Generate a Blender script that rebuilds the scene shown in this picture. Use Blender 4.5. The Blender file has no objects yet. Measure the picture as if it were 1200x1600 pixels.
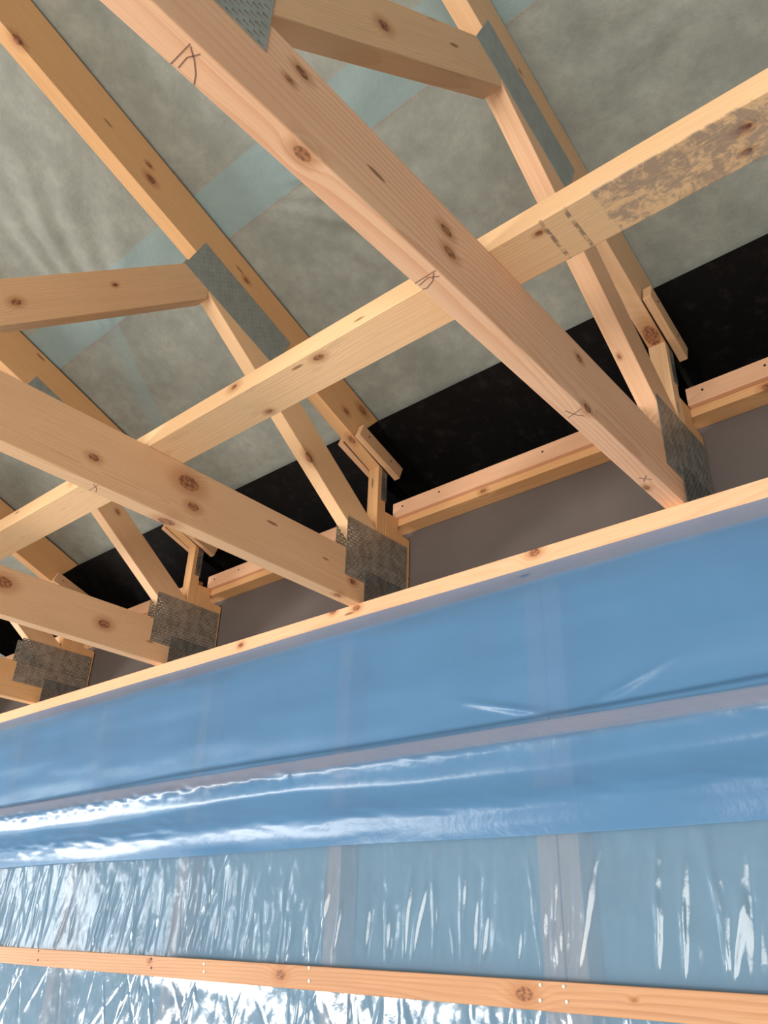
import bpy, bmesh, math, random
from mathutils import Vector, Matrix, noise

C = bpy.context.scene.collection
PI = math.pi

# ------------------------------------------------------------------ camera
F_PX = 1248.7
cam_d = bpy.data.cameras.new('camera')
cam_d.sensor_fit = 'VERTICAL'
cam_d.sensor_height = 24.0
cam_d.lens = F_PX / 1600.0 * 24.0
cam_d.clip_start = 0.02
cam = bpy.data.objects.new('camera', cam_d)
C.objects.link(cam)
fw = Vector((-0.58689142, 0.65230796, 0.47963818))
rt = Vector((0.75444981, 0.65559956, 0.03153899))
up = Vector((0.29387745, -0.38037289, 0.87689937))
m = Matrix((rt, up, -fw)).transposed().to_4x4()
m.translation = Vector((0.497, -1.4817, 0.0))
cam.matrix_world = m
bpy.context.scene.camera = cam

# ------------------------------------------------------------------ world, light, exposure
W = bpy.data.worlds.new('world')
bpy.context.scene.world = W
W.use_nodes = True
bg = W.node_tree.nodes['Background']
bg.inputs[0].default_value = (0.93, 0.97, 1.0, 1)
bg.inputs[1].default_value = 0.24


def area(name, loc, target, sx, sy, power, col):
    l = bpy.data.lights.new(name, 'AREA')
    l.shape = 'RECTANGLE'
    l.size, l.size_y = sx, sy
    l.energy = power
    l.color = col
    o = bpy.data.objects.new(name, l)
    C.objects.link(o)
    o.location = loc
    d = Vector(target) - Vector(loc)
    o.rotation_euler = d.to_track_quat('-Z', 'Y').to_euler()
    return o


# uplight added low at left for beam undersides; daylight from doorway behind the viewer
area('uplight_left', (-6.6, -3.6, -1.18), (-0.8, -0.6, 0.9), 6.4, .70, 310, (1.0, 0.975, 0.94))
area('daylight_door', (0.6, -5.2, -0.6), (-0.6, 0.0, 0.9), 3.6, 1.6, 150, (1.0, 0.96, 0.9))
for wy, wz, ww, wh in ((-2.55, .30, .26, .60), (-3.10, .27, .30, .66), (-3.75, .30, .22, .60), (-4.6, .25, .30, .55)):
    area('daylight_window', (-7.3, wy, wz), (0, wy + .8, wz), ww, wh, 5.0 * ww * wh / .18, (0.95, 0.98, 1.0))

vs = bpy.context.scene.view_settings
bpy.context.scene.display_settings.display_device = 'sRGB'
vs.view_transform = 'Standard'
vs.look = 'None'
vs.gamma = 1
vs.use_curve_mapping = False
vs.exposure = 0.56

# ------------------------------------------------------------------ measurements (metres, camera height = 0)
XS = [0.0, -0.9136, -1.8259, -2.70, -3.61]      # +X faces of the trusses, nearest first
T = 0.042                                       # timber thickness
H0, H1 = 0.831, 0.976                           # bottom chord
SL = 0.40                                       # roof slope
ZR = 1.3237                                     # underside of top chord at y = 0
TV = 0.144 * math.sqrt(1 + SL * SL)             # its vertical depth


def zroof(y):
    return ZR + TV - SL * y


# ------------------------------------------------------------------ node helpers
def new_mat(name):
    mt = bpy.data.materials.new(name)
    mt.use_nodes = True
    nt = mt.node_tree
    return mt, nt, nt.nodes['Principled BSDF']


class N:
    def __init__(s, nt):
        s.nt = nt

    def new(s, t, **kw):
        n = s.nt.nodes.new(t)
        for k, v in kw.items():
            setattr(n, k, v)
        return n

    def put(s, sock, v):
        if isinstance(v, bpy.types.NodeSocket):
            s.nt.links.new(v, sock)
        elif v is not None:
            sock.default_value = v

    def math(s, op, a, b=None, c=None, clamp=False):
        n = s.new('ShaderNodeMath', operation=op, use_clamp=clamp)
        s.put(n.inputs[0], a)
        s.put(n.inputs[1], b)
        if c is not None:
            s.put(n.inputs[2], c)
        return n.outputs[0]

    def vmath(s, op, a, b=None, out=0):
        n = s.new('ShaderNodeVectorMath', operation=op)
        s.put(n.inputs[0], a)
        if b is not None:
            s.put(n.inputs[1], b)
        return n.outputs[out]

    def noise(s, vec, scale, detail=3, rough=.5, dist=0):
        n = s.new('ShaderNodeTexNoise')
        s.put(n.inputs['Vector'], vec)
        n.inputs['Scale'].default_value = scale
        n.inputs['Detail'].default_value = detail
        n.inputs['Roughness'].default_value = rough
        n.inputs['Distortion'].default_value = dist
        return n.outputs[0]

    def smooth(s, v, a, b, lo=0., hi=1.):
        n = s.new('ShaderNodeMapRange', interpolation_type='SMOOTHSTEP')
        s.put(n.inputs[0], v)
        for i, q in enumerate((a, b, lo, hi)):
            n.inputs[i + 1].default_value = q
        return n.outputs[0]

    def mix(s, f, a, b, mode='MIX'):
        n = s.new('ShaderNodeMix', data_type='RGBA', blend_type=mode)
        s.put(n.inputs[0], f)
        for i, q in ((6, a), (7, b)):
            if isinstance(q, tuple) and len(q) == 3:
                q = q + (1,)
            s.put(n.inputs[i], q)
        return n.outputs[2]

    def bump(s, h, strength, dist=.001, normal=None):
        n = s.new('ShaderNodeBump')
        n.inputs['Strength'].default_value = strength
        n.inputs['Distance'].default_value = dist
        s.put(n.inputs['Height'], h)
        if normal is not None:
            s.put(n.inputs['Normal'], normal)
        return n.outputs[0]


TONES = {
    'peach': ((0.86, 0.53, 0.315), (0.70, 0.36, 0.185)),
    'pink': ((0.87, 0.53, 0.325), (0.71, 0.34, 0.185)),
    'tan': ((0.77, 0.48, 0.27), (0.60, 0.335, 0.16)),
    'amber': ((0.76, 0.44, 0.205), (0.60, 0.30, 0.115)),
    'batten': ((0.62, 0.34, 0.18), (0.44, 0.205, 0.095)),
    'yellow': ((0.86, 0.56, 0.31), (0.76, 0.43, 0.20)),
}
_mid = [0]


def wood(tone='tan', knots=(), ring=0.0055, contrast=1.0, stain=None, specks=True):
    """Sawn softwood; object X runs along the grain.  knots: (x, y, z, radius) in object space."""
    _mid[0] += 1
    sd = _mid[0]
    rnd = random.Random(sd * 77)
    mt, nt, bs = new_mat('softwood_%02d' % sd)
    n = N(nt)
    tc = n.new('ShaderNodeTexCoord')
    P = tc.outputs['Object']
    off = n.vmath('ADD', P, (sd * 3.7, sd * 1.3, sd * 2.1))
    st = n.vmath('MULTIPLY', off, (1.1, 7., 7.))
    wv = n.noise(st, 1.0, 2, .5)
    sep = n.new('ShaderNodeSeparateXYZ')
    nt.links.new(P, sep.inputs[0])
    cy, cz = rnd.uniform(-.03, .03), rnd.uniform(.04, .08) * rnd.choice((-1, 1))
    slope = rnd.uniform(-.02, .02)
    yy = n.math('ADD', n.math('ADD', sep.outputs[1], -cy), n.math('MULTIPLY', n.math('SUBTRACT', wv, .5), .09))
    zz = n.math('ADD', n.math('ADD', sep.outputs[2], -cz), n.math('MULTIPLY', sep.outputs[0], slope))
    r = n.math('SQRT', n.math('ADD', n.math('MULTIPLY', yy, yy), n.math('MULTIPLY', zz, zz)))
    kmask = None
    halo = None
    for (kx, ky, kz, kr) in knots:
        dv = n.vmath('MULTIPLY', n.vmath('SUBTRACT', P, (kx, ky, kz)), (.62, 1., 1.))
        d = n.vmath('LENGTH', dv, out=1)
        q = n.math('DIVIDE', d, kr)
        g = n.math('EXPONENT', n.math('MULTIPLY', n.math('MULTIPLY', q, q), -.22))
        r = n.math('ADD', r, n.math('MULTIPLY', g, kr * 1.5))
        mk = n.smooth(q, .78, 1.08, 1., 0.)
        hl = n.smooth(q, .9, 2.6, .55, 0.)
        kmask = mk if kmask is None else n.math('MAXIMUM', kmask, mk)
        halo = hl if halo is None else n.math('MAXIMUM', halo, hl)
    rr = n.math('FRACT', n.math('DIVIDE', r, ring))
    late = n.math('MULTIPLY', n.smooth(rr, .35, .92), n.smooth(rr, .93, 1.0, 1., 0.))
    fib = n.noise(n.vmath('MULTIPLY', off, (6., 420., 420.)), 1.0, 2, .6)
    blot = n.noise(n.vmath('MULTIPLY', off, (2.2, 9., 9.)), 1.0, 3, .6)
    a, b = TONES[tone]
    f = n.math('MULTIPLY', n.math('MULTIPLY', late, n.smooth(n.noise(n.vmath('MULTIPLY', off, (1.6, 14., 14.)), 1.0, 2), .3, .7, .35, 1.)), .62 * contrast)
    col = n.mix(f, a, b)
    col = n.mix(n.smooth(blot, .35, .75, 0., .34), col, b)
    col = n.mix(n.smooth(fib, .3, .75, 0., .22), col, tuple(x * .72 for x in b))
    if specks:
        v = n.new('ShaderNodeTexVoronoi')
        nt.links.new(n.vmath('MULTIPLY', off, (3.3, 15., 15.)), v.inputs['Vector'])
        v.inputs['Scale'].default_value = 1.0
        sp = n.smooth(v.outputs['Distance'], .045, .075, .8, 0.)
        col = n.mix(sp, col, (.20, .085, .035))
    if kmask is not None:
        col = n.mix(halo, col, (.42, .17, .06))
        kn = n.mix(n.smooth(n.noise(n.vmath('MULTIPLY', off, (60., 90., 90.)), 2., 3), .3, .7), (.15, .055, .027), (.46, .20, .09))
        col = n.mix(kmask, col, kn)
    if stain:
        col = stain(n, P, col)
    nt.links.new(col, bs.inputs['Base Color'])
    bs.inputs['Roughness'].default_value = .62
    bs.inputs['Specular IOR Level'].default_value = .3
    nt.links.new(n.bump(n.math('ADD', fib, n.math('MULTIPLY', late, .6)), .25, .0006), bs.inputs['Normal'])
    return mt


def steel(name='galvanised_steel', base=(.36, .37, .35), rough=.42, vary=1., metal=.75):
    mt, nt, bs = new_mat(name)
    n = N(nt)
    P = n.new('ShaderNodeTexCoord').outputs['Object']
    v = n.new('ShaderNodeTexVoronoi')
    nt.links.new(P, v.inputs['Vector'])
    v.inputs['Scale'].default_value = 90
    k = n.noise(P, 38, 4, .6)
    c = n.mix(n.smooth(k, .3, .7), tuple(x * (1 - .25 * vary) for x in base), tuple(min(1, x * (1 + .25 * vary)) for x in base))
    nt.links.new(c, bs.inputs['Base Color'])
    bs.inputs['Metallic'].default_value = metal
    nt.links.new(n.math('ADD', rough - .08, n.math('MULTIPLY', k, .2)), bs.inputs['Roughness'])
    nt.links.new(n.bump(n.noise(P, 260, 2), .35 * vary, .0006), bs.inputs['Normal'])
    return mt


# ------------------------------------------------------------------ object helpers
def tag(o, label=None, cat=None, group=None, kind=None):
    if label: o['label'] = label
    if cat: o['category'] = cat
    if group: o['group'] = group
    if kind: o['kind'] = kind
    return o


def empty(name, loc):
    o = bpy.data.objects.new(name, None)
    o.empty_display_size = .1
    C.objects.link(o)
    o.location = loc
    return o


def mesh_obj(name, verts, faces, mat, parent=None, loc=(0, 0, 0), rot=None, smooth=False):
    me = bpy.data.meshes.new(name)
    me.from_pydata([tuple(v) for v in verts], [], faces)
    me.update()
    bm = bmesh.new()
    bm.from_mesh(me)
    bmesh.ops.recalc_face_normals(bm, faces=bm.faces)
    bm.to_mesh(me)
    bm.free()
    if smooth:
        for p in me.polygons: p.use_smooth = True
    if mat: me.materials.append(mat)
    o = bpy.data.objects.new(name, me)
    C.objects.link(o)
    if parent:
        o.parent = parent
        o.location = Vector(loc) - parent.location
    else:
        o.location = loc
    if rot is not None: o.rotation_euler = rot
    return o


def soften(o, w=.0018, seg=2):
    b = o.modifiers.new('bevel', 'BEVEL')
    b.width = w
    b.segments = seg
    b.limit_method = 'ANGLE'
    return o


def prism(name, poly, x0, x1, ang, mat, parent=None, bev=.0018):
    """poly: world (y, z) outline, extruded from x0 to x1.  Object X lies along (0, cos ang, sin ang)."""
    cy = sum(p[0] for p in poly) / len(poly)
    cz = sum(p[1] for p in poly) / len(poly)
    xm = (x0 + x1) / 2
    c, s = math.cos(ang), math.sin(ang)
    M = Matrix(((0, -1, 0), (c, 0, -s), (s, 0, c)))      # columns: local X, Y, Z
    Mi = M.transposed()
    vs_, k = [], len(poly)
    for x in (x0, x1):
        for (y, z) in poly:
            vs_.append(Mi @ Vector((x - xm, y - cy, z - cz)))
    fs = [list(range(k)), list(range(2 * k - 1, k - 1, -1))]
    for i in range(k):
        j = (i + 1) % k
        fs.append([i, j, k + j, k + i])
    o = mesh_obj(name, vs_, fs, mat, parent, (xm, cy, cz), M.to_euler())
    if bev: soften(o, bev)
    o_c = (xm, cy, cz)
    return o, (lambda p: tuple(Mi @ (Vector(p) - Vector(o_c))))


def frame_of(poly, x0, x1, ang):
    cy = sum(p[0] for p in poly) / len(poly)
    cz = sum(p[1] for p in poly) / len(poly)
    c, s = math.cos(ang), math.sin(ang)
    Mi = Matrix(((0, -1, 0), (c, 0, -s), (s, 0, c))).transposed()
    oc = Vector(((x0 + x1) / 2, cy, cz))
    return lambda x, y, z, r: tuple(Mi @ (Vector((x, y, z)) - oc)) + (r,)


def member(name, poly, X, ang, tone, parent, knots=(), **kw):
    fr = frame_of(poly, X - T, X, ang)
    o, _ = prism(name, poly, X - T, X, ang, wood(tone, [fr(*k) for k in knots], **kw), parent)
    return o


def box(name, x0, x1, y0, y1, z0, z1, mat, parent=None, bev=.0015, rot=None):
    hx, hy, hz = (x1 - x0) / 2, (y1 - y0) / 2, (z1 - z0) / 2
    vs_ = [(a * hx, b * hy, c * hz) for a in (-1, 1) for b in (-1, 1) for c in (-1, 1)]
    fs = [(0, 1, 3, 2), (4, 6, 7, 5), (0, 4, 5, 1), (2, 3, 7, 6), (0, 2, 6, 4), (1, 5, 7, 3)]
    o = mesh_obj(name, vs_, fs, mat, parent, ((x0 + x1) / 2, (y0 + y1) / 2, (z0 + z1) / 2), rot)
    if bev: soften(o, bev)
    return o


def nail_plate(name, X, side, o_yz, ang, L, Wd, mat, parent, label=None, fine=False):
    """Punched steel plate with real slots.  o_yz = lower-left corner, ang = direction of its length."""
    cu, cv, sl, sw, th = (.0155, .0092, .0095, .0030, .0013) if not fine else (.016, .0105, .0075, .0013, .0012)
    nv = int(Wd / cv)
    cv = Wd / nv
    nu = int(L / cu)
    cu = L / nu
    vs_, fs = [], []

    def quad(a, b, c, d):
        i = len(vs_)
        vs_.extend((a, b, c, d))
        fs.append((i, i + 1, i + 2, i + 3))

    for j in range(nv):
        v0, v1 = j * cv, (j + 1) * cv
        sh = (j % 2) * cu * .5
        edges = [0.] + ([sh] if sh else []) + [sh + k * cu for k in range(1, nu) if sh + k * cu < L - 1e-6] + [L]
        for a, b in zip(edges[:-1], edges[1:]):
            if b - a < cu * .9:
                quad((a, v0, th), (b, v0, th), (b, v1, th), (a, v1, th))
                continue
            m0, m1 = (a + b) / 2 - sl / 2, (a + b) / 2 + sl / 2
            n0, n1 = (v0 + v1) / 2 - sw / 2, (v0 + v1) / 2 + sw / 2
            O = [(a, v0), (b, v0), (b, v1), (a, v1)]
            I = [(m0, n0), (m1, n0), (m1, n1), (m0, n1)]
            for k in range(4):
                q = (k + 1) % 4
                quad(O[k] + (th,), O[q] + (th,), I[q] + (th,), I[k] + (th,))
                quad(I[k] + (th,), I[q] + (th,), I[q] + (0,), I[k] + (0,))
    for a, b in (((0, 0), (L, 0)), ((L, 0), (L, Wd)), ((L, Wd), (0, Wd)), ((0, Wd), (0, 0))):
        quad(a + (0,), b + (0,), b + (th,), a + (th,))
    c, s = math.cos(ang), math.sin(ang)
    me_v = [(side * w, u * c - v * s, u * s + v * c) for (u, v, w) in vs_]
    me = bpy.data.meshes.new(name)
    me.from_pydata(me_v, [], fs if side > 0 else [f[::-1] for f in fs])
    me.materials.append(mat)
    o = bpy.data.objects.new(name, me)
    C.objects.link(o)
    o.parent = parent
    xx = X + .0002 if side > 0 else X - T - .0002
    o.location = Vector((xx, o_yz[0], o_yz[1])) - parent.location
    if label: o['label'] = label
    return o


def screw(loc, axis, mat, parent, r=.0032):
    bm = bmesh.new()
    bmesh.ops.create_cone(bm, cap_ends=True, segments=12, radius1=r, radius2=r * .8, depth=.002)
    bmesh.ops.create_cone(bm, cap_ends=True, segments=6, radius1=r * .4, radius2=r * .4, depth=.0026)
    me = bpy.data.meshes.new('screw')
    bm.to_mesh(me)
    bm.free()
    me.materials.append(mat)
    o = bpy.data.objects.new('screw', me)
    C.objects.link(o)
    o.parent = parent
    o.rotation_mode = 'QUATERNION'
    q = Vector((0, 0, 1)).rotation_difference(Vector(axis))
    if parent.rotation_euler[:] != (0, 0, 0):
        Pm = Matrix.LocRotScale(parent.location, parent.rotation_euler, None)
        o.location = Pm.inverted() @ Vector(loc)
        o.rotation_quaternion = Pm.to_quaternion().inverted() @ q
    else:
        o.location = Vector(loc) - parent.location
        o.rotation_quaternion = q
    return o


STEEL = steel()
STEEL_D = steel('galvanised_steel_dull', (.24, .25, .24), .5)
STEEL_N = steel('galvanised_steel_node', (.36, .385, .36), .5, .35, .5)
SCREW = steel('zinc_screw', (.6, .6, .58), .35)
SCREW_D = steel('dark_screw', (.06, .05, .045), .5)

# ------------------------------------------------------------------ setting: floor, roof underlay, wall
fm, fnt, fb = new_mat('concrete_floor')
n = N(fnt)
Pc = n.new('ShaderNodeTexCoord').outputs['Object']
fnt.links.new(n.mix(n.noise(Pc, 2.5, 5, .6), (.50, .45, .40), (.62, .57, .51)), fb.inputs['Base Color'])
fb.inputs['Roughness'].default_value = .8
fl = box('floor', -7.5, 4.5, -7.0, .8, -1.70, -1.55, fm, bev=0)
tag(fl, kind='structure')


def fold(x, y):
    """soft creases pressed into the underlay between the trusses"""
    z = 0.
    z += .006 * noise.noise((x * 2.0, y * 2.0, 1.3))
    z += .0022 * noise.noise((x * 8., y * 8., 4.))
    # fans of tension folds: (centre x, centre y, direction angle, reach, strength)
    for cx, cy, an, reach, amp, fq in FANS:
        dx, dy = x - cx, y - cy
        rr = math.hypot(dx, dy)
        if rr > reach * 1.3 or rr < 1e-4: continue
        th = math.atan2(dy, dx) - an
        th = (th + PI) % (2 * PI) - PI
        w = math.exp(-(th / .55) ** 2) * math.exp(-((rr - reach * .45) / (reach * .4)) ** 2)
        z += amp * w * math.sin(th * fq + 3 * noise.noise((x * 3, y * 3, cx)))
    return z


FANS = [(-1.62, -.50, -1.0, .75, .0075, 26), (-0.80, -.66, .55, .75, .006, 24), (-0.04, -.62, -1.9, .5, .0035, 22),
        (-1.75, -.30, .4, .6, .0035, 20), (-.30, -.05, 2.4, .5, .003, 22), (.5, -.5, 2.9, .6, .003, 18)]


def sheet(name, x0, x1, y0, y1, nx, ny, zfun, mat, parent=None):
    vs_, fs = [], []
    for j in range(ny + 1):
        y = y0 + (y1 - y0) * j / ny
        for i in range(nx + 1):
            x = x0 + (x1 - x0) * i / nx
            vs_.append((x, y, zfun(x, y)))
    for j in range(ny):
        for i in range(nx):
            a = j * (nx + 1) + i
            fs.append((a, a + 1, a + nx + 2, a + nx + 1))
    return mesh_obj(name, vs_, fs, mat, parent, smooth=True)


def underlay_mat():
    mt, nt, bs = new_mat('roof_underlay')
    n = N(nt)
    P = n.new('ShaderNodeTexCoord').outputs['Object']
    sep = n.new('ShaderNodeSeparateXYZ')
    nt.links.new(P, sep.inputs[0])
    y = sep.outputs[1]
    x = sep.outputs[0]
    k = n.noise(P, 9, 5, .62)
    k2 = n.noise(P, 34, 4, .6)
    col = n.mix(n.smooth(k, .3, .7), (.254, .270, .234), (.340, .352, .304))
    col = n.mix(n.smooth(k2, .35, .7, 0, .35), col, (.20, .215, .195))
    # doubled (overlapping) strip reads bluer
    band = n.math('MULTIPLY', n.smooth(y, -.731, -.727), n.smooth(y, -.601, -.599, 1., 0.))
    col = n.mix(n.math('MULTIPLY', band, .75), col, (.25, .355, .36))
    # pieced-in patch beside the third truss
    xs = n.math('ADD', x, n.math('MULTIPLY', y, .52))
    xs2 = n.math('ADD', x, n.math('ADD', n.math('MULTIPLY', y, .2), n.math('MULTIPLY', n.noise(P, 6, 2), .06)))
    pt = n.math('MULTIPLY', n.smooth(xs, -1.80, -1.79, 0., 1.), n.smooth(xs, -1.775, -1.765, 1., 0.))
    patch = n.math('MULTIPLY', n.smooth(xs, -1.90, -1.80), n.smooth(xs, -1.79, -1.785, 1., 0.))
    patch = n.math('MULTIPLY', patch, n.smooth(y, -.62, -.60))
    col = n.mix(n.math('MULTIPLY', patch, .6), col, (.265, .345, .34))
    # printed red line, dashed
    dash = n.smooth(n.math('SINE', n.math('MULTIPLY', x, 520.)), -.8, -.3)
    red = n.math('MULTIPLY', n.smooth(n.math('ABSOLUTE', n.math('ADD', y, .5955)), .0007, .0014, 1., 0.), dash)
    col = n.mix(n.math('MULTIPLY', red, .75), col, (.34, .19, .14))
    nt.links.new(col, bs.inputs['Base Color'])
    bs.inputs['Roughness'].default_value = .55
    bs.inputs['Specular IOR Level'].default_value = .35
    nt.links.new(n.bump(n.math('ADD', n.noise(P, 60, 5, .7), k), .5, .003), bs.inputs['Normal'])
    return mt


UM = underlay_mat()
ul = sheet('ceiling', -6.0, 3.0, -4.2, 1.0, 600, 340,
           lambda x, y: zroof(y) + .004 + .006 + fold(x, y) * (1 if -2.0 < y < .6 else 0) + (.0 if y < -.597 else .002), UM)
tag(ul, kind='structure')

# outer wall sheathing above the plate, backing membrane below it
gm, gnt, gb = new_mat('grey_brown_sheathing')
n = N(gnt)
Pg = n.new('ShaderNodeTexCoord').outputs['Object']
gc = n.mix(n.smooth(n.noise(Pg, 3.0, 4), .3, .7), (.098, .078, .069), (.120, .097, .086))
gnt.links.new(gc, gb.inputs['Base Color'])
gb.inputs['Roughness'].default_value = .75
gnt.links.new(n.bump(n.noise(Pg, 180, 3), .2, .0008), gb.inputs['Normal'])
sh = box('wall_outer', -6.0, 3.0, .2125, .2245, -1.55, 1.156, gm, bev=0)
tag(sh, kind='structure')

bmat, bnt, bb = new_mat('wall_membrane')
n = N(bnt)
Pb = n.new('ShaderNodeTexCoord').outputs['Object']
bc = n.mix(n.smooth(n.noise(Pb, 14, 5, .65), .3, .72), (.24, .34, .33), (.36, .47, .45))
bc = n.mix(n.smooth(n.noise(Pb, 45, 3, .6), .62, .78, 0, .5), bc, (.17, .26, .27))
bnt.links.new(bc, bb.inputs['Base Color'])
bb.inputs['Roughness'].default_value = .7
bk = sheet('wall_inner', -6.0, 3.0, 0, 1, 220, 40, lambda x, y: 0, bmat)
for v in bk.data.vertices:
    x, y, _ = v.co
    z = -1.55 + (.787 + 1.55) * y
    v.co = (x, .075 + .008 * noise.noise((x * 4, z * 4, 2.)) + .003 * noise.noise((x * 18, z * 14, 7.)), z)
tag(bk, kind='structure')

PLK = [(-1.413, 0, .812, .008), (-.925, 0, .819, .009), (-1.016, 0, .829, .008), (-.36, 0, .822, .010)]
px0, px1 = -6.0, 3.0
pm = (px0 + px1) / 2
pl = box('trim_plate', px0, px1, 0, .21, .788, H0, wood('peach', [(k[0] - pm, k[1] - .105, k[2] - .8095, k[3]) for k in PLK], contrast=.7))
tag(pl, kind='structure')

# studs behind the clear film
STUDS = [.16, .205, -.357, -.405, -.99, -1.59, -2.19, -2.79, -3.39]
for i, sx in enumerate(STUDS):
    st = prism('trim_stud', [(.012, -1.55), (.072, -1.55), (.072, .745), (.012, .745)], sx, sx + .045, PI / 2,
               wood('peach', contrast=.3), bev=.002)[0]
    st['kind'] = 'structure'

# eaves closure outside the heel
dk, dnt, db = new_mat('dark_board')
db.inputs['Base Color'].default_value = (.03, .026, .024, 1)
db.inputs['Roughness'].default_value = .8
tag(box('trim_fascia', -6.0, 3.0, .93, .955, .90, 1.40, dk, bev=0), kind='structure')
tag(box('trim_soffit', -6.0, 3.0, .226, .929, .90, .915, dk, bev=0), kind='structure')

tag(box('trim_rail', px0, px1, -.0315, .0118, .390, .424, wood('peach', contrast=.4), bev=.004), kind='structure')
tag(box('trim_rail', px0, px1, .0002, .070, .7455, .7875, wood('peach', contrast=.4), bev=0), kind='structure')

# ------------------------------------------------------------------ black eaves baffles, one per bay
bl, lnt, lb = new_mat('black_baffle')
n = N(lnt)
Pl = n.new('ShaderNodeTexCoord').outputs['Object']
lc = n.mix(n.smooth(n.noise(Pl, 24, 5, .7), .5, .8), (.0055, .0048, .0046), (.022, .018, .017))
lnt.links.new(lc, lb.inputs['Base Color'])
lb.inputs['Roughness'].default_value = .7
lb.inputs['Specular IOR Level'].default_value = .12
lnt.links.new(n.bump(n.noise(Pl, 40, 5, .7), .5, .003), lb.inputs['Normal'])

BAYS = [(0.0, .87), (XS[1], -T), (XS[2], XS[1] - T), (XS[3], XS[2] - T), (XS[4], XS[3] - T)]
BAYNAME = ['right of the nearest truss', 'between the nearest and second trusses', 'between the second and third trusses',
           'between the third and fourth trusses', 'left of the fourth truss']


def baffle(x0, x1, label):
    y0, y1 = .034, .92
    g = .0025
    t_ = .0018
    yb = -.058
    vs_, fs = [], []
    nx, ny = 24, 26
    for j in range(ny + 1):
        y = y0 + (y1 - y0) * j / ny
        for i in range(nx + 1):
            x = x0 + g + (x1 - x0 - 2 * g) * i / nx
            w = math.sin(PI * i / nx) * math.sin(PI * j / ny)
            vs_.append((x, y, zroof(y) - .012 + w * .006 * noise.noise((x * 5, y * 5, 3))))
    for j in range(ny):
        for i in range(nx):
            a = j * (nx + 1) + i
            fs.append((a, a + 1, a + nx + 2, a + nx + 1))
    for xx in (x0 + g, x1 - g):                     # side flaps folded down on the chords
        k = len(vs_)
        pts = [(y0, zroof(y0) - .012), (yb, 1.349), (.088, 1.291), (.20, 1.262), (y1, .98), (y1, zroof(y1) - .012)]
        vs_ += [(xx, a, b) for a, b in pts]
        fs.append(tuple(range(k, k + 6)))
    o = mesh_obj('eaves_baffle', vs_, fs, bl)
    sd = o.modifiers.new('thickness', 'SOLIDIFY')
    sd.thickness = t_
    sd.offset = 0
    tag(o, label, 'baffle', 'black baffles in the eaves')


for (a, b), nm in zip(BAYS, BAYNAME):
    baffle(a, b, 'black wind baffle closing the eaves bay ' + nm)

# ------------------------------------------------------------------ trusses
AR = -math.atan(SL)
A1 = -math.atan(.773)
A2 = math.atan(.91)


def zt(y): return ZR - SL * y


TRUSS_LABEL = [
    'nearest roof truss, its broad bottom chord running from top left to the right',
    'second roof truss from the right, bottom chord with two round brown knots',
    'third roof truss from the right, one big dark knot near its heel plate',
    'fourth roof truss from the right, its wide steel heel plate at the lower left edge',
    'furthest roof truss, only a sliver showing at the left edge',
]
KB = {  # bottom chord knots (world)
    0: [(-.012, -1.085, H0, .0085), (-.034, -.105, H0, .006), (0, -1.11, .948, .0075), (0, -1.127, .913, .005),
        (0, -.815, .926, .009), (0, -.807, .888, .009), (0, -.42, .942, .007), (0, -.409, .838, .008)],
    1: [(XS[1], -.594, .934, .019), (XS[1], -.572, .881, .010), (XS[1], -.032, .883, .008), (XS[1], -.83, .886, .008),
        (-.939, -.618, H0, .014), (-.925, -.076, H0, .008)],
    2: [(XS[2], -.242, .900, .014), (XS[2], -.589, .926, .018)],
    3: [], 4: []}
KT = {0: [(0, -.551, 1.624, .004), (-.02, .03, zt(.03), .019)],
      1: [(XS[1], -1.245, 1.828, .010), (XS[1], -.858, 1.722, .010), (XS[1], -.872, 1.763, .006), (XS[1], -.523, 1.627, .007),
          (XS[1], -.10, 1.418, .008), (XS[1] - .015, -.055, zt(-.055), .010), (XS[1], -.03, 1.462, .012)],
      2: [], 3: [], 4: []}
K1 = {0: [(-.03, -.16, 1.13, .004)], 1: [(XS[1], -.232, 1.187, .011)], 2: [(XS[2], -.28, 1.30, .006)], 3: [], 4: []}
K2 = {0: [(0, -.969, 1.235, .010), (0, -.856, 1.418, .007)], 1: [(XS[1], -1.069, 1.145, .008), (XS[1], -.879, 1.338, .005)], 2: [], 3: [], 4: []}
BT = ['pink', 'tan', 'tan', 'amber', 'tan']
TT = ['tan', 'amber', 'amber', 'amber', 'amber']
WT = ['peach', 'yellow', 'tan', 'tan', 'tan']

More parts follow.
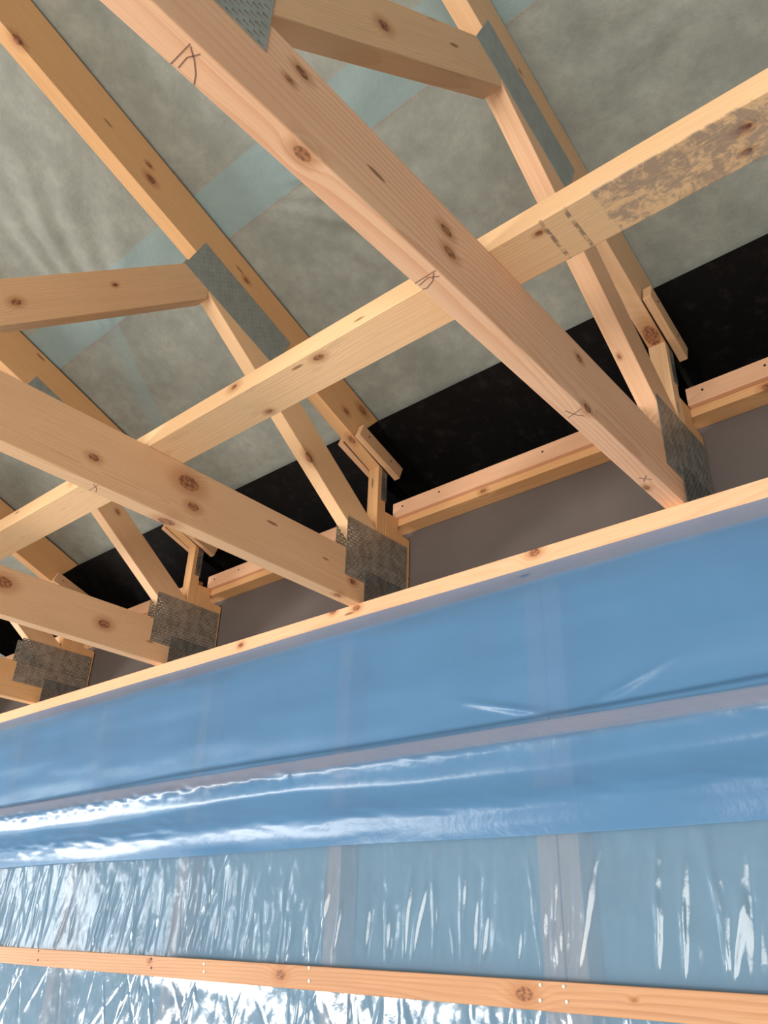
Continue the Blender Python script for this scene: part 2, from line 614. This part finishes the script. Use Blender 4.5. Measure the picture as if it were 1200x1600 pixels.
TG = 'roof trusses in a row under the roof'
trusses = []
for i, X in enumerate(XS):
    t = empty('roof_truss', (X - T / 2, 0, H0))
    tag(t, TRUSS_LABEL[i], 'roof truss', TG)
    trusses.append(t)
    member('bottom_chord', [(-4.2, H0), (.2085, H0), (.2085, H1), (-4.2, H1)], X, 0, BT[i], t, KB[i], ring=.010 if i == 0 else .006, contrast=1.2 if i == 0 else .8)
    member('top_chord', [(-4.2, zt(-4.2)), (.0915, zt(.0915)), (.0915, zt(.0915) + TV), (-4.2, zt(-4.2) + TV)], X, AR, TT[i], t, KT[i], contrast=.7)
    member('web', [(-.6335, 1.495), (.039, H1 + .0005), (.0545, H1 + .0005), (.0545, 1.0835), (-.53, zt(-.53) - .0005), (-.6335, zt(-.6335) - .0005)],
           X, A1, WT[i], t, K1[i], contrast=.8)
    member('web', [(-.634, 1.476), (-.634, zt(-.634) - .0005), (-.662, zt(-.662) - .0005), (-1.332, H1 + .0005), (-1.186, H1 + .0005)], X, A2, 'tan', t, K2[i], contrast=.8)
    member('web', [(-1.345, H1 + .0005), (-1.455, H1 + .0005), (-2.30, zt(-2.30) - .0005), (-2.19, zt(-2.19) - .0005)], X, math.atan2(1.25, -.85), 'tan', t)
    member('heel_post', [(.055, H1 + .0005), (.0955, H1 + .0005), (.0955, 1.157), (.0915, 1.157), (.0915, zt(.0915) - .0005), (.055, zt(.055) - .0005)],
           X, PI / 2, 'amber' if i else 'yellow', t, contrast=.8)
    member('heel_block', [(.096, H1 + .0005), (.2085, H1 + .0005), (.2085, 1.105), (.1525, 1.109), (.1525, 1.157), (.096, 1.157)],
           X, PI / 2, 'amber', t, contrast=.7)
    # punched steel plates on both faces
    yl = -.066 if i != 3 else -.115
    for side in (1, -1):
        nail_plate('nail_plate', X, side, (yl, .895), 0, (.200 if i != 1 else .194) - yl, .180, STEEL, t)
        p2 = nail_plate('nail_plate', X, side, (.0135, .833), 0, .178, .102, STEEL_D, t,
                        'darker steel plate lapping over the heel plate' if side > 0 else None)
        p2.location.x += side * .0014
        nail_plate('nail_plate', X, side, (-.716, 1.537), AR, .352, .122, STEEL_N, t, None, True)
        nail_plate('nail_plate', X, side, (-1.457, .919), 0, .290, .120, STEEL_N, t)
        nail_plate('nail_plate', X, side, (.070, 1.188), PI / 2, .125, .0235 if side < 0 else .0235, STEEL_D, t).location.y += .0235

# pencil marks on the underside of the chords
gr, gnt2, gbb = new_mat('pencil_graphite')
gbb.inputs['Base Color'].default_value = (.24, .13, .085, 1)
gbb.inputs['Roughness'].default_value = .6


def mark(paths, parent, w=.0013, label='pencil mark'):
    vs_, fs = [], []
    for path in paths:
        pts = [Vector(p) for p in path]
        for a, b in zip(pts[:-1], pts[1:]):
            d = (b - a).normalized()
            s = Vector((-d.y, d.x, 0)) * w / 2
            k = len(vs_)
            for zz in (-.0003, 0.):
                for q in (a - s, a + s, b + s, b - s):
                    vs_.append((q.x, q.y, q.z + zz))
            fs += [(k, k + 1, k + 2, k + 3), (k + 7, k + 6, k + 5, k + 4), (k, k + 4, k + 5, k + 1), (k + 1, k + 5, k + 6, k + 2),
                   (k + 2, k + 6, k + 7, k + 3), (k + 3, k + 7, k + 4, k)]
    cx = sum(v[0] for v in vs_) / len(vs_)
    cy = sum(v[1] for v in vs_) / len(vs_)
    vs_ = [(a - cx, b - cy, c - H0) for a, b, c in vs_]
    o = mesh_obj('pencil_mark', vs_, fs, gr, parent, (cx, cy, H0 - .0001))
    o['label'] = label


def Z(*pts): return [(x, y, H0) for x, y in pts]


mark([Z((-.041, -1.254), (-.007, -1.254)), Z((-.009, -1.252), (-.018, -1.240), (-.030, -1.229), (-.041, -1.223)),
      Z((-.038, -1.246), (-.022, -1.247), (-.008, -1.240))], trusses[0], label='pencilled arrow mark')
mark([Z((-.041, -.836), (-.003, -.837)), Z((-.008, -.835), (-.018, -.824), (-.033, -.818), (-.040, -.820)),
      Z((-.038, -.829), (-.020, -.833), (-.006, -.825))], trusses[0], label='pencilled arrow mark')
mark([Z((-.036, -.414), (-.004, -.424)), Z((-.030, -.436), (-.020, -.412), (-.012, -.402))], trusses[0], label='pencilled cross')
mark([Z((-.030, -.150), (-.012, -.128)), Z((-.014, -.150), (-.028, -.130))], trusses[0], label='pencilled cross')
mark([Z((-.953, -.806), (-.918, -.806)), Z((-.948, -.792), (-.932, -.800), (-.920, -.815))], trusses[1], label='pencilled cross')

# ------------------------------------------------------------------ laths clamping the baffles to the top chords
def lath(X, side, label):
    p0, p1 = Vector((-.062, 1.345)), Vector((.126, 1.279))
    d = (p1 - p0).normalized()
    nn = Vector((-d.y, d.x))
    hh = .047
    poly = [tuple(p0), tuple(p1), tuple(p1 + nn * hh), tuple(p0 + nn * hh)]
    x0, x1 = (X + .0042, X + .0245) if side > 0 else (X - T - .0245, X - T - .0042)
    o, _ = prism('lath', poly, x0, x1, math.atan2(d.y, d.x), wood('tan' if side > 0 else 'peach', contrast=1.3, ring=.006), None)
    tag(o, label, 'lath', 'short laths beside the rafter ends')
    for f in (.18, .72):
        q = p0 + d * (p1 - p0).length * f + nn * hh * .55
        xx = x1 + .0004 if side > 0 else x0 - .0004
        screw_local(o, (xx, q.x, q.y), side)
    return o


def screw_local(par, loc, side):
    bm = bmesh.new()
    bmesh.ops.create_cone(bm, cap_ends=True, segments=12, radius1=.003, radius2=.0026, depth=.0014)
    me = bpy.data.meshes.new('screw')
    bm.to_mesh(me)
    bm.free()
    me.materials.append(SCREW_D)
    s = bpy.data.objects.new('screw', me)
    C.objects.link(s)
    s.parent = par
    Pm = Matrix.LocRotScale(par.location, par.rotation_euler, None)
    s.matrix_local = Pm.inverted() @ Matrix.LocRotScale(Vector(loc), Vector((0, 0, 1)).rotation_difference(Vector((side, 0, 0))), None)


LN = ['nearest truss', 'second truss', 'third truss', 'fourth truss', 'furthest truss']
for i, X in enumerate(XS):
    lath(X, 1, 'short pale lath screwed to the right side of the rafter end of the ' + LN[i])
    if i: lath(X, -1, 'short pale lath on the left side of the rafter end of the ' + LN[i])

# ------------------------------------------------------------------ battens at the top of the sheathing
lowb = box('lower_batten', -4.4, .95, .1535, .2115, 1.133, 1.1565, wood('amber', [(1.9, -.029, -.004, .009), (-.6 + 1.725, -.029, 0, .007)], contrast=.9))
tag(lowb, 'long amber batten along the top of the grey-brown sheathing, under the paler battens', 'batten')
for i, ((a, b), nm) in enumerate(zip(BAYS, BAYNAME)):
    x0, x1 = a - .012 if i else a + .0, b - .030 if i else b
    o = box('upper_batten', x0, x1, .140, .162, 1.1572, 1.2075, wood('pink', contrast=.7, specks=False), rot=None)
    tag(o, 'pale pinkish batten topping the sheathing in the bay ' + nm, 'batten', 'pale battens above the sheathing')
    L_ = x1 - x0
    for f in (.045, .21, .62, .95):
        screw((x0 + L_ * f, .1396, 1.188), (0, -1, 0), SCREW_D, o, .0032)

# ------------------------------------------------------------------ long brace board on the bottom chords
def brace_stain(n, P, col):
    sep = n.new('ShaderNodeSeparateXYZ')
    n.nt.links.new(P, sep.inputs[0])
    x = sep.outputs[0]
    big = n.noise(P, 22, 6, .72, .6)
    fine = n.noise(P, 95, 4, .7)
    k = n.math('ADD', n.math('MULTIPLY', big, .75), n.math('MULTIPLY', fine, .25))
    m1 = n.smooth(k, .44, .56)
    edge = n.math('ADD', x, n.math('MULTIPLY', n.math('SUBTRACT', n.noise(P, 40, 3), .5), .02))
    m = n.math('MULTIPLY', m1, n.smooth(edge, BR_S, BR_S + .006))
    bot = n.smooth(sep.outputs[2], -.0195, -.0180, 1., 0.)     # only on the underside
    m = n.math('MULTIPLY', n.math('MULTIPLY', m, bot), .82)
    col = n.mix(n.math('MULTIPLY', m, .8), col, (.24, .19, .165))
    for sx in BR_T:                                             # two dark cross streaks
        w = n.math('ABSOLUTE', n.math('ADD', x, -sx))
        s = n.math('MULTIPLY', n.smooth(w, .0022, .0042, 1., 0.), n.smooth(n.noise(P, 60, 3), .36, .56))
        col = n.mix(n.math('MULTIPLY', n.math('MULTIPLY', s, bot), .75), col, (.16, .11, .085))
    g = n.math('MULTIPLY', n.smooth(n.noise(n.vmath('MULTIPLY', P, (1., 2.5, 1.)), 9, 5, .7), .56, .74), .35)
    return n.mix(n.math('MULTIPLY', g, bot), col, (.40, .28, .20))


bx0, bx1 = -4.3, 1.25
BXM = (bx0 + bx1) / 2
BR_S = .175 - BXM
BR_T = (.092 - BXM, .132 - BXM)
bkn = [(-.397, -.70, H1, .008), (-.601, -.64, H1, .006), (.384, -.684, H1, .007), (.375, -.646, H1, .005), (.08, -.700, H1, .0045), (-.625, -.712, 1.004, .009),
       (-1.25, -.71, 1.0, .007)]
bang = .0100
brm = wood('yellow', [(x - BXM, y + .671, z - (H1 + .0215), r) for x, y, z, r in bkn], contrast=.45, stain=brace_stain)
br = box('brace_board', bx0, bx1, -.7185, -.6235, H1 + .0005, H1 + .0425, brm, rot=(0, 0, bang))
tag(br, 'long flat brace board lying across the bottom chords, grey mould stains at its right end', 'brace')

# ------------------------------------------------------------------ horizontal batten holding the film to the studs
wx0, wx1 = -4.2, 1.2
wm = (wx0 + wx1) / 2
wang = .0042
wcz = -.0575
wk = [(-1.085, -.022, -.055, .011), (-.427, -.022, -.059, .0125), (-.213, -.022, -.057, .0035), (-1.61, -.022, -.043, .006)]
wb = box('wall_batten', wx0, wx1, -.0235, -.0015, wcz - .0235, wcz + .0235,
         wood('batten', [(x - wm, y + .0125, z - wcz + (x + .9) * wang, r) for x, y, z, r in wk], ring=.008, contrast=1.25), rot=(0, wang, 0))
wb.location.z += (-.9 - wm) * wang * -1
tag(wb, 'orange-brown knotty batten nailed across the clear film at the bottom', 'batten')
for x, z in [(-2.214, -.04), (-2.206, -.064), (-1.604, -.043), (-1.597, -.064), (-1.372, -.047), (-1.368, -.064), (-.992, -.042),
             (-.989, -.068), (-.392, -.048), (-.344, -.048), (-.394, -.072), (-.340, -.071)]:
    screw((x, -.0238, z), (0, -1, 0), SCREW if x > -1.5 else SCREW_D, wb, .0036)


# ------------------------------------------------------------------ plastic films
def film_mat(name, tint, haze, haze_amt, rough, bump=0., gloss=1., contact=False):
    mt = bpy.data.materials.new(name)
    mt.use_nodes = True
    nt = mt.node_tree
    n = N(nt)
    bs = nt.nodes['Principled BSDF']
    out = nt.nodes['Material Output']
    P = n.new('ShaderNodeTexCoord').outputs['Object']
    bs.inputs['Base Color'].default_value = haze + (1,)
    bs.inputs['Roughness'].default_value = .75
    bs.inputs['Specular IOR Level'].default_value = 0.
    tr = n.new('ShaderNodeBsdfTransparent')
    tr.inputs[0].default_value = tint + (1,)
    mx = n.new('ShaderNodeMixShader')
    k = n.noise(P, 5, 3, .5)
    hz = n.smooth(k, .2, .8, max(0, haze_amt - .04), min(1, haze_amt + .04))
    if contact:                                     # film pressed on the rails is clearer: the wood shows
        sp = n.new('ShaderNodeSeparateXYZ')
        nt.links.new(P, sp.inputs[0])
        z = n.math('ADD', sp.outputs[2], n.math('MULTIPLY', n.math('SUBTRACT', n.noise(P, 4, 2), .5), .012))
        a = n.math('MULTIPLY', n.smooth(z, .376, .398), n.smooth(z, .421, .430, 1., 0.))
        b = n.smooth(z, .742, .752)
        hz = n.math('SUBTRACT', hz, n.math('MULTIPLY', n.math('MAXIMUM', a, b), .27))
    n.put(mx.inputs[0], hz)
    nt.links.new(tr.outputs[0], mx.inputs[1])
    nt.links.new(bs.outputs[0], mx.inputs[2])
    gl = n.new('ShaderNodeBsdfGlossy')
    gl.inputs['Roughness'].default_value = rough
    gl.inputs[0].default_value = (1, 1, 1, 1)
    fr = n.new('ShaderNodeFresnel')
    fr.inputs[0].default_value = 1.55
    if bump:
        bp = n.bump(n.noise(P, 30, 4, .6), bump, .004)
        nt.links.new(bp, gl.inputs['Normal'])
        nt.links.new(bp, fr.inputs['Normal'])
    m2 = n.new('ShaderNodeMixShader')
    n.put(m2.inputs[0], n.math('MULTIPLY', fr.outputs[0], gloss, clamp=True))
    nt.links.new(mx.outputs[0], m2.inputs[1])
    nt.links.new(gl.outputs[0], m2.inputs[2])
    nt.links.new(m2.outputs[0], out.inputs['Surface'])
    return mt


BLUE = film_mat('blue_film', (.80, .87, .98), (.098, .245, .445), .76, .27, .25, .62, True)
CLEAR = film_mat('clear_film', (.80, .92, 1.0), (.22, .365, .53), .54, .12, .15, .85)

# clear film with pleats gathered by the batten
rnd = random.Random(11)
x0, x1, z0, z1 = -3.6, 1.0, -.75, .30
nx, nz = 1500, 150
PLEATS = []
for k in range(150):
    cx = rnd.uniform(x0, x1)
    PLEATS.append((cx, rnd.choice((-.022, -.03, -.034)), rnd.uniform(.08, .26), rnd.gauss(.12, .16), rnd.uniform(.003, .009), rnd.uniform(.0014, .0045) * rnd.choice((-1, 1, 1))))
for k in range(150):
    cx = rnd.uniform(x0, x1)
    PLEATS.append((cx, -.082, -rnd.uniform(.03, .25), rnd.gauss(-.1, .35), rnd.uniform(.003, .009), rnd.uniform(.001, .0032) * rnd.choice((-1, 1))))
hf = [[0.] * (nx + 1) for _ in range(nz + 1)]
dx, dz = (x1 - x0) / nx, (z1 - z0) / nz
for (cx, zb, ln, tilt, wd, amp) in PLEATS:
    ja, jb = sorted((int((zb - z0) / dz), int((zb + ln - z0) / dz)))
    for j in range(max(0, ja), min(nz, jb) + 1):
        z = z0 + j * dz
        f = (z - zb) / ln
        if f < 0 or f > 1: continue
        env = math.sin(PI * min(1, f * .93 + .07)) ** .7
        c = cx + tilt * (z - zb) + .0012 * math.sin(z * 45 + cx * 40)
        w = wd * (.45 + 1.2 * f)
        i0, i1 = int((c - 3 * w - x0) / dx), int((c + 3 * w - x0) / dx) + 1
        for i in range(max(0, i0), min(nx, i1) + 1):
            q = (x0 + i * dx - c) / w
            hf[j][i] += amp * env * math.exp(-q * q)
vs_, fs = [], []
for j in range(nz + 1):
    z = z0 + j * dz
    press = math.exp(-((z + .0575) / .035) ** 2)
    for i in range(nx + 1):
        x = x0 + i * dx
        y = .004 - hf[j][i] - .0022 * noise.noise((x * 14, z * 9, 1.)) - .006 * noise.noise((x * 2.5, z * 3., 5.)) - .0008 * noise.noise((x * 60, z * 30, 9.))
        y = max(-.011, min(.0105, y))
        y = y * (1 - press) + .0008 * press
        vs_.append((x, y, z))
for j in range(nz):
    for i in range(nx):
        a = j * (nx + 1) + i
        fs.append((a, a + 1, a + nx + 2, a + nx + 1))
cf = mesh_obj('clear_film', vs_, fs, CLEAR, smooth=True)
tag(cf, 'clear wrinkled plastic film stretched over the wall studs below the blue film', 'plastic film')

# blue film hanging from the plate, a rolled fold half way down
x0, x1 = -3.6, 1.0
nx, nz = 700, 170


def hem(x): return .2095 - .003 * (x + .8) + .002 * math.sin(x * 5)


def prof(x, z):
    r = .405 + .008 * (x + 2.7) / 2.8 + .004 * math.sin(x * 3.1)       # the fold line
    top = .788
    u = max(0, min(1, (top - z) / (top - r)))
    y = -.0035 - .0105 * (1 - math.exp(-((top - z) / .05) ** 2)) - .012 * math.sin(PI * u) ** 1.5
    d = z - r

    def ss(a, b, v):
        v = max(0., min(1., (v - a) / (b - a)))
        return v * v * (3 - 2 * v)
    p = (1 - ss(.017, .036, d)) if d > 0 else ss(-.078 - .03 * noise.noise((x * 1.3, 1., 6.)), -.017, d)
    y = y * (1 - p) - .0335 * p
    y -= .010 * math.exp(-((d + .135) / .035) ** 2) * (1 + .6 * noise.noise((x * 1.6, 2., 0)))
    y -= .007 * noise.noise((x * 1.5, z * 9, 4.)) * (1 - p) + .0018 * noise.noise((x * 5, z * 22, 14.)) * (1 - .7 * p)
    # crumple along the fold, stronger to the left
    k = math.exp(-((d + .024) / .020) ** 2) * (1.0 if x < -1.1 else .3)
    y -= .0040 * k * (noise.noise((x * 26 + z * 30, z * 55, 8.)) + .6)
    k2 = math.exp(-((d + .125) / .03) ** 2) * (1.0 if x < -1.6 else .4)
    y -= .0035 * k2 * noise.noise((x * 14 + z * 20, z * 60, 3.))
    # tension creases running into the fold at right
    for (cx, sl) in ((-.27, 2.6), (-.31, -3.4)):
        q = (x - cx) - sl * max(0, d - .02)
        y -= .0055 * math.exp(-(q / .030) ** 2) * math.exp(-((d - .055) / .028) ** 2)
    y = min(y, -.0125 if z < .30 else -.002)
    return y


vs_, fs = [], []
for j in range(nz + 1):
    for i in range(nx + 1):
        x = x0 + (x1 - x0) * i / nx
        z = hem(x) + (.7875 - hem(x)) * j / nz
        vs_.append((x, prof(x, z), z))
for j in range(nz):
    for i in range(nx):
        a = j * (nx + 1) + i
        fs.append((a, a + 1, a + nx + 2, a + nx + 1))
bf = mesh_obj('blue_film', vs_, fs, BLUE, smooth=True)
tag(bf, 'smooth blue plastic film hanging from the timber plate with a rolled fold along it', 'plastic film')
